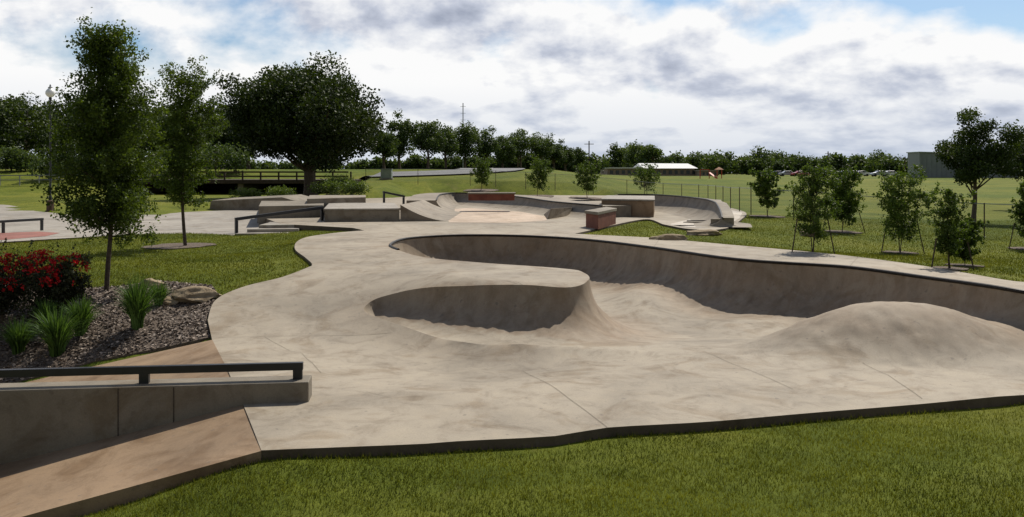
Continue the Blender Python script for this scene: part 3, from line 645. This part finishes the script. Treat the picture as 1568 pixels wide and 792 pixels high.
cm=np.mean([c0,c1,c2,c3],0); prism('cap',[tuple(cm+(np.array(q)-cm)*1.08) for q in (c0,c1,c2,c3)],DK+.463,DK+.56,M['ledge'],E,.01)
E=empty('manual_pad_block'); c0,c1=P(921,331,DK),P(1001,333,DK)
prism('block',[c0,c1,(c1[0]+1.0,c1[1]+6),(c0[0]+.9,c0[1]+6)],DK-.05,DK+.66,M['tan'],E,.02)
prism('pad_top',[(c0[0]-.04,c0[1]-.04),(c1[0]+.04,c1[1]-.04),(c1[0]+1.0,c1[1]+6),(c0[0]+.86,c0[1]+6)],DK+.663,DK+.73,M['conc2'],E,.01)
qpipe('raised_bowl_ramp',PP([(946,298),(990,298),(1040,301),(1075,305),(1096,309),(1106,315)],1.5)+[P(1105,324,1.2),P(1082,333,.98),P(1052,338,.84)],DK,[1.48,1.5,1.5,1.5,1.5,1.45,1.25,1.0,.81],.95,.4,M['conc3'],(-.3,-1),.4)
# ---------------------------------------------------------------- rocks
from mathutils import noise as mn
def rock(name,u,v,w,h,d,seed,fn=G,mat='rock'):
    b=march(u,v,fn); R=random.Random(seed); bm=bmesh.new(); bmesh.ops.create_icosphere(bm,subdivisions=4,radius=1)
    pl=[(Vector((R.gauss(0,1),R.gauss(0,1),R.gauss(0,.7))).normalized(),R.uniform(.62,.9)) for _ in range(16)]
    for vv in bm.verts:
        c=vv.co.copy()
        for n_,dd in pl:
            k=c.dot(n_)-dd
            if k>0: c-=n_*k
        c+=c.normalized()*mn.noise(c*3+Vector((seed,0,0)))*.12
        vv.co=Vector((c.x*w/2*1.2,c.y*d/2*1.2,c.z*h*.75))
    me=bpy.data.meshes.new(name); bm.to_mesh(me); bm.free(); me.materials.append(M[mat]); me.shade_smooth(); me.set_sharp_from_angle(angle=math.radians(25))
    o=link(bpy.data.objects.new(name,me)); o.location=(b[0],b[1],b[2]+h*.22); o.rotation_euler=(0,R.uniform(-.06,.06),R.uniform(-.3,.3)); return o
rock('limestone_boulder',1024,371,1.0,.24,.5,3); rock('limestone_boulder',1078,360,1.15,.20,.5,5); rock('limestone_boulder',1237,362,.5,.3,.4,8)
rock('limestone_boulder',302,460,.95,.26,.6,12); rock('limestone_boulder',232,440,.42,.18,.4,14); rock('limestone_boulder',258,464,.45,.12,.4,19)
# ---------------------------------------------------------------- bed plants
def ograss(name,u,v,hh,spread,n,seed):
    b=march(u,v,G); R=np.random.default_rng(seed); K=5; Vs=[];Fs=[];at=[];o=0
    az=R.uniform(0,2*math.pi,n); ln=hh*R.uniform(.6,1.15,n); out=spread*R.uniform(.1,1.2,n); r0=R.uniform(0,.12,n)*spread*2
    t=np.linspace(0,1,K)
    for i in range(n):
        c,s=math.cos(az[i]),math.sin(az[i]); rad=r0[i]+out[i]*t**2; z=ln[i]*(t-.28*t**3*out[i]/spread)
        w=.010*(1-t**2)+.001; ctr=np.c_[b[0]+c*rad,b[1]+s*rad,b[2]+z]; a2=az[i]+R.uniform(-1.5,1.5); sd=np.c_[-math.sin(a2)*w,math.cos(a2)*w,0*w]
        V=np.r_[ctr-sd,ctr+sd]; j=np.arange(K-1); Vs.append(V);Fs.append(np.stack([j,j+1,K+j+1,K+j],-1)+o);at.append(np.full(2*K,R.uniform(0,1)));o+=2*K
    return fastmesh(name,np.concatenate(Vs),np.concatenate(Fs),[M['orng']],attr=np.concatenate(at))
ograss('ornamental_grass_clump',210,505,.90,.36,480,1);ograss('ornamental_grass_clump',243,470,.48,.24,260,2)
ograss('ornamental_grass_clump',88,545,.82,.42,480,3);ograss('ornamental_grass_clump',124,515,.68,.32,400,4);ograss('ornamental_grass_clump',28,542,.62,.36,360,5);ograss('ornamental_grass_clump',70,505,.55,.3,260,6)
arr=[]
fl=[]
for u,v,hh,w in [(60,492,1.22,1.1),(5,495,1.2,1.2),(105,480,1.05,.8),(-60,500,1.25,1.4)]:
    b=hG(u,v); arr.append(tree_arrays((b[0],b[1],b[2]),hh,w,.02,5200,.048,'clump',.025,ncl=34,rc=.17))
    n=260; d=rng.normal(size=(n,3)); d[:,2]=np.abs(d[:,2])*1.1+.1; d/=np.linalg.norm(d,axis=1)[:,None]
    c_=np.array([b[0],b[1],b[2]+hh*.5])+d*np.array([w*.47,w*.47,hh*.48])*rng.uniform(.88,1.1,(n,1)); k=np.sin(c_[:,0]*9+c_[:,2]*7)+rng.uniform(-1,1,n)>.0; fl.append(c_[k])
    for s_ in range(5):
        t=rng.uniform(-.4,.4,2)*w; pt=[(b[0]+t[0],b[1]+t[1],b[2]+hh*.7),(b[0]+t[0]*1.2,b[1]+t[1]*1.2,b[2]+hh*rng.uniform(1.05,1.2))]
        Lp=np.linspace(pt[0],pt[1],14)+rng.normal(size=(14,3))*.02; Vl,Fl=leafquads(Lp,.055); arr.append((Vl,Fl,np.ones(len(Fl),int),np.full(len(Vl),.6)))
o=mk('rose_bush',arr,M['leafr']); fl=np.concatenate(fl)
cc=np.repeat(fl,7,0)+rng.normal(size=(len(fl)*7,3))*.020; V,Fq=leafquads(cc,.05); fastmesh('rose_flowers',V,Fq,[M['petal']],attr=np.repeat(rng.uniform(0,1,len(cc)),4),parent=o)
# ---------------------------------------------------------------- bridge and road
E=empty('road_bridge'); zb=2.0
prism('deck',[(-34,78.5),(-15,78.5),(-13,87),(-34,87)],zb-.35,zb,M['brown'],E,.02)
prism('abutment',[(-16.2,78.8),(-14.2,78.8),(-12,87),(-14,87)],.2,zb-.36,M['conc3'],E,.02)
prism('abutment_left',[(-36,78.8),(-33,78.8),(-33,87),(-36,87)],.2,zb-.36,M['conc3'],E,.02)
prism('pier',[(-24.5,79.2),(-24,79.2),(-24,86),(-24.5,86)],.2,zb-.36,M['conc3'],E,.02)
prism('painted_shade_panel',[(-33,86),(-14,86),(-14,86.8),(-33,86.8)],.2,zb-.37,M['dark'],E,0)  # added dark panel, stands in for the shade under the deck
for x in np.arange(-33.5,-14,1.6): box('rail_post',x,78.7,zb,.14,.14,.72,M['brown'],E)
for z_ in (.30,.68): bar('guard_rail',(-34,78.62,zb+z_),(-14.5,78.62,zb+z_),.08,.14,M['brown'],E)
rd=catmull([(-14,83),(-8,86),(-3,92),(-3,104),(-12,125),(-30,150)],3); ra=np.array(rd); T=np.gradient(ra,axis=0);T/=np.linalg.norm(T,axis=1)[:,None];Nv=np.c_[-T[:,1],T[:,0]]
A=ra+Nv*3.6;B=ra-Nv*3.6; nseg=len(ra)
V=[];
for k_ in range(7):
    q=A+(B-A)*k_/6; V.append(np.c_[q,G(q[:,0],q[:,1])+.14])
V=np.concatenate(V); i=np.arange(nseg-1); Fq=np.concatenate([np.stack([k_*nseg+i,k_*nseg+i+1,(k_+1)*nseg+i+1,(k_+1)*nseg+i],-1) for k_ in range(6)])
ro=fastmesh('road',V,Fq,[M['asph']],smooth=True)
q=ra; w=Nv*.08; V=np.r_[np.c_[q-w,G(q[:,0],q[:,1])+.16],np.c_[q+w,G(q[:,0],q[:,1])+.16]]
fastmesh('road_centre_line',V,np.stack([i,i+1,nseg+i+1,nseg+i],-1),[M['roofw']],parent=ro)
E=empty('roadside_guard_rail')
pr=[march(u,v,G)[:2] for u,v in [(-60,285),(60,284),(150,283),(250,284)]]
pr=densify(pr,1.8,False)
for x,y in pr: box('post',x,y,float(G(x,y))-.1,.08,.08,1.15,M['steel'],E,0,0)
for hh in (.55,1.0):
    tubeobj('rail',[(x,y,float(G(x,y))+hh) for x,y in pr],.05,M['steel'],E,6)
E=empty('chain_link_fence'); fp=catmull([hG(*q)[:2] for q in [(560,281),(640,281),(720,283),(850,291),(960,301),(1070,313),(1150,329),(1300,345),(1600,372)]],2.4)
fp=densify(fp,2.6,False); fz=[float(G(x,y)) for x,y in fp]; fh=1.2
for (x,y),z in zip(fp,fz): tubeobj('post',[(x,y,z-.1),(x,y,z+fh+.03)],.022,M['brown'],E,5)
tubeobj('top_rail',[(x,y,z+fh) for (x,y),z in zip(fp,fz)],.013,M['steel'],E,5)
n=len(fp); V=[(x,y,z+.03) for (x,y),z in zip(fp,fz)]+[(x,y,z+fh) for (x,y),z in zip(fp,fz)]
fastmesh('mesh_panel',V,[(i,i+1,n+i+1,n+i) for i in range(n-1)],[M['link']],parent=E)
b=hG(592,275); E=empty('utility_box'); box('plinth',b[0],b[1],b[2]-.1,1.15,.9,.2,M['conc2'],E); box('cabinet',b[0],b[1],b[2]+.1,.95,.75,.75,M['boxg'],E,0,.05); box('lid',b[0],b[1],b[2]+.853,1.02,.82,.08,M['boxg'],E,0,.03)
def pole(name,u,vb,vt,Y,r,arms=True):
    x=(u-U0)/F*Y; zb_=float(G(x,Y)); zt=H+(V0-vt)/F*Y; E=empty(name)
    tubeobj('mast',[(x,Y,zb_-.2),(x,Y,zt)],r,M['steel' if not arms else 'bark'],E,6)
    if arms: bar('crossarm',(x-.9,Y,zt-.6),(x+.9,Y,zt-.6),.12,.12,M['bark'],E)
    else:
        for k_ in (.75,.85,.95): 
            zq=zb_+(zt-zb_)*k_; bar('antenna_element',(x-.5,Y,zq),(x+.5,Y,zq),.06,.06,M['steel'],E)
pole('radio_mast',709,250,158,170,.10,False); pole('utility_pole',793,255,200,180,.14); pole('utility_pole',902,262,216,170,.12); pole('utility_pole',1268,270,232,260,.16); pole('utility_pole',1386,270,240,300,.16)
# ---------------------------------------------------------------- buildings
E=empty('school_building')
def UB(name,u0,u1,Y,z0,z1,mat,dep=14,par=None):
    return prism(name,[((u0-U0)/F*Y,Y),((u1-U0)/F*Y,Y),((u1-U0)/F*Y,Y+dep),((u0-U0)/F*Y,Y+dep)],z0,z1,mat,par,0)
Yb=262; zg=1.6
UB('main_wall',930,1064,Yb,zg-.5,zg+2.3,M['wall'],20,E); UB('flat_roof',928,985,Yb-.6,zg+2.31,zg+2.65,M['roofw'],22,E)
x0,x1=(984-U0)/F*Yb,(1068-U0)/F*Yb
pyobj('gym_roof',[(x0,Yb-1,zg+2.35),(x1,Yb-1,zg+2.35),(x1-.4,Yb+12,zg+3.9),(x0+.4,Yb+12,zg+4.0),(x0,Yb+25,zg+2.35),(x1,Yb+25,zg+2.35)],[(0,1,2,3),(3,2,5,4),(0,3,4),(1,5,2)],M['roofw'],E)
for i,u in enumerate(range(934,1062,9)): UB('window',u,u+5,Yb-.05,zg+.7,zg+1.8,M['glass'],.04,E)
UB('door',978,983,Yb-.06,zg-.4,zg+1.9,M['glass'],.04,E)
E=empty('school_annex_building'); UB('wall',1072,1100,255,zg-.5,zg+1.5,M['wall'],10,E); UB('roof',1071,1101,254.5,zg+1.51,zg+1.8,M['conc2'],11,E)
for u in range(1076,1098,6): UB('window',u,u+3,254.95,zg+.4,zg+1.2,M['glass'],.04,E)
E=empty('playground_structure'); zg=float(G(45,190))
for u in (1072,1086,1098,1105): 
    x=(u-U0)/F*190; tubeobj('post',[(x,190,zg-.1),(x,190,zg+1.9)],.10,M['red'],E,6)
bar('top_bar',((1072-U0)/F*190,190,zg+1.9),((1086-U0)/F*190,190,zg+1.9),.15,.15,M['red'],E); bar('slide',((1086-U0)/F*190,190,zg+1.3),((1094-U0)/F*190,188,zg+.1),.6,.1,M['red'],E)
x=(1101-U0)/F*190; pyobj('canopy',[(x-.8,189,zg+1.9),(x+.8,189,zg+1.9),(x+.8,191,zg+1.9),(x-.8,191,zg+1.9),(x,190,zg+2.5)],[(0,1,4),(1,2,4),(2,3,4),(3,0,4),(3,2,1,0)],M['orange'],E)
E=empty('metal_warehouse'); Yw=200; dw=6
wx0,wx1=(1408-U0)/F*Yw,(1560-U0)/F*Yw
V=[(wx0,Yw,.2),(wx1,Yw,.2),(wx1,Yw+dw,.2),(wx0,Yw+dw,.2),(wx0,Yw,7.2),(wx1,Yw,6.6),(wx1,Yw+dw,6.6),(wx0,Yw+dw,7.2)]
pyobj('walls',V,[(0,1,5,4),(1,2,6,5),(2,3,7,6),(3,0,4,7)],M['metalb'],E)
pyobj('roof',[(wx0-.2,Yw-.3,7.22),(wx1+.3,Yw-.3,6.62),(wx1+.3,Yw+dw+.3,6.62),(wx0-.2,Yw+dw+.3,7.22),(wx0-.2,Yw-.3,7.42),(wx1+.3,Yw-.3,6.82),(wx1+.3,Yw+dw+.3,6.82),(wx0-.2,Yw+dw+.3,7.42)],[(0,1,5,4),(1,2,6,5),(2,3,7,6),(3,0,4,7),(4,5,6,7),(3,2,1,0)],M['boxg'],E)
for x in np.arange(wx0+.6,wx1,1.1): box('siding_rib',x,Yw-.03,.2,.10,.05,6.3,M['metalb'],E,0,0)
box('roller_door',wx0+14,Yw-.06,.2,4,.05,4,M['boxg'],E,0,0)
def car(u,Y,mat):
    x=(u-U0)/F*Y; z=float(G(x,Y)); E=empty('parked_car')
    side=[(-2.2,.35),(-2.2,.75),(-1.9,.92),(-1.2,.98),(-.6,1.42),(.8,1.45),(1.5,1.0),(2.1,.9),(2.25,.6),(2.25,.35)]
    n=len(side); V=[(x+a,Y-.85,z+b_) for a,b_ in side]+[(x+a,Y+.85,z+b_) for a,b_ in side]
    pyobj('body',V,[tuple(range(n)),tuple(range(n,2*n))[::-1]]+[(i,(i+1)%n,n+(i+1)%n,n+i) for i in range(n)],mat,E,.05)
    pyobj('side_glass',[(x-1.05,Y-.86,z+.99),(x-.55,Y-.86,z+1.36),(x+.75,Y-.86,z+1.38),(x+1.3,Y-.86,z+1.0)],[(0,1,2,3)],M['glass'],E)
    for a in (-1.4,1.4):
        for s in (-.8,.8): tubeobj('wheel',[(x+a,Y+s-.1,z+.33),(x+a,Y+s+.1,z+.33)],.33,M['tyre'],E,12)
for u,Y_,m_ in [(1270,225,'carw'),(1292,227,'cars'),(1306,230,'carb'),(1347,220,'cars'),(1362,222,'carw'),(1225,235,'carr'),(1205,238,'cars'),(1190,240,'carb'),(1318,234,'carw')]: car(u,Y_,M[m_])
# ---------------------------------------------------------------- world, sun, camera
sd=Vector((.50,.86,0)).normalized(); el=math.radians(51); sdir=Vector((sd.x*math.cos(el),sd.y*math.cos(el),math.sin(el)))
sl=bpy.data.lights.new('sun','SUN'); sl.energy=4.8; sl.angle=math.radians(.5); sl.color=(1,.93,.82)
so=bpy.data.objects.new('sun',sl); so.rotation_euler=sdir.to_track_quat('Z','Y').to_euler(); scene.collection.objects.link(so)
w=bpy.data.worlds.new('World'); scene.world=w; w.use_nodes=True; nt=w.node_tree; nt.nodes.clear()
sky=N(nt,'ShaderNodeTexSky',sky_type='NISHITA'); sky.sun_disc=False; sky.sun_elevation=el; sky.sun_rotation=math.atan2(sd.x,sd.y)
tcn=N(nt,'ShaderNodeTexCoord'); sp=N(nt,'ShaderNodeSeparateXYZ'); nt.links.new(tcn.outputs['Generated'],sp.inputs[0])
def mth(op,a,b=None,clamp=False):
    m_=N(nt,'ShaderNodeMath',operation=op); m_.use_clamp=clamp
    for i,q in enumerate((a,b)):
        if q is None: continue
        if isinstance(q,(int,float)): m_.inputs[i].default_value=q
        else: nt.links.new(q,m_.inputs[i])
    return m_.outputs[0]
zc=mth('MAXIMUM',sp.outputs[2],0.0)
zl=mth('MULTIPLY',mth('LOGARITHM',mth('ADD',zc,.09),2.718),.42)
cv=N(nt,'ShaderNodeCombineXYZ'); nt.links.new(sp.outputs[0],cv.inputs[0]); nt.links.new(sp.outputs[1],cv.inputs[1]); nt.links.new(zl,cv.inputs[2])
vec=cv.outputs[0]
big=noise(nt,vec,2.6,3,.5,.2); puff=noise(nt,vec,6.5,10,.54,.1)
mp=N(nt,'ShaderNodeVectorMath',operation='ADD'); nt.links.new(vec,mp.inputs[0]); mp.inputs[1].default_value=(.008,0,.030)
puff2=noise(nt,mp.outputs[0],6.5,10,.54,.1)
dens=mth('ADD',mth('MULTIPLY',big,.50),mth('MULTIPLY',puff,.50))
zen=ramp(nt,zc,[(.0,.12),(.10,.08),(.145,.028),(.20,.008)])
cover=ramp(nt,mth('ADD',dens,zen),[(.43,0.0),(.51,1.0)])
cover=mth('MULTIPLY',cover,ramp(nt,zc,[(.30,1.0),(.65,.15)]))
lit=mth('MULTIPLY',mth('SUBTRACT',puff,puff2),3.8)
shade=mth('MULTIPLY',mth('SUBTRACT',dens,.49),3.2)
sh=mth('SUBTRACT',mth('ADD',lit,.76),shade)
ccol=ramp(nt,sh,[(.05,(3.4,3.8,4.8)),(.38,(5.5,5.9,6.9)),(.60,(7.8,8.0,8.5)),(.82,(9.7,9.7,9.7))])
skyc=mix(nt,1.0,sky.outputs[0],(.75,.88,1.0),'MULTIPLY')
col=mix(nt,cover,skyc,ccol)
hz=ramp(nt,zc,[(0.0,.75),(.04,.40),(.10,0.0)])
col=mix(nt,hz,col,(5.2,5.9,7.1))
# unseen sky behind the camera is dimmed so walls facing it go darker
side=ramp(nt,mth('ADD',mth('MULTIPLY',sp.outputs[1],.5),.5),[(.05,.46),(.75,1.0)])
col=mix(nt,1.0,col,side,'MULTIPLY')
bg=N(nt,'ShaderNodeBackground'); bg.inputs[1].default_value=.1; nt.links.new(col,bg.inputs[0]); o=N(nt,'ShaderNodeOutputWorld'); nt.links.new(bg.outputs[0],o.inputs[0])
cam=bpy.data.cameras.new('camera'); co=bpy.data.objects.new('camera',cam); scene.collection.objects.link(co)
co.location=(0,0,H); co.rotation_euler=(math.radians(90),0,0); cam.sensor_width=36; cam.lens=36*F/1568; cam.shift_y=-(396-V0)/1568; cam.clip_end=5000; cam.clip_start=.1
scene.camera=co
scene.view_settings.view_transform='Standard'; scene.view_settings.look='None'; scene.view_settings.exposure=0
print('done')
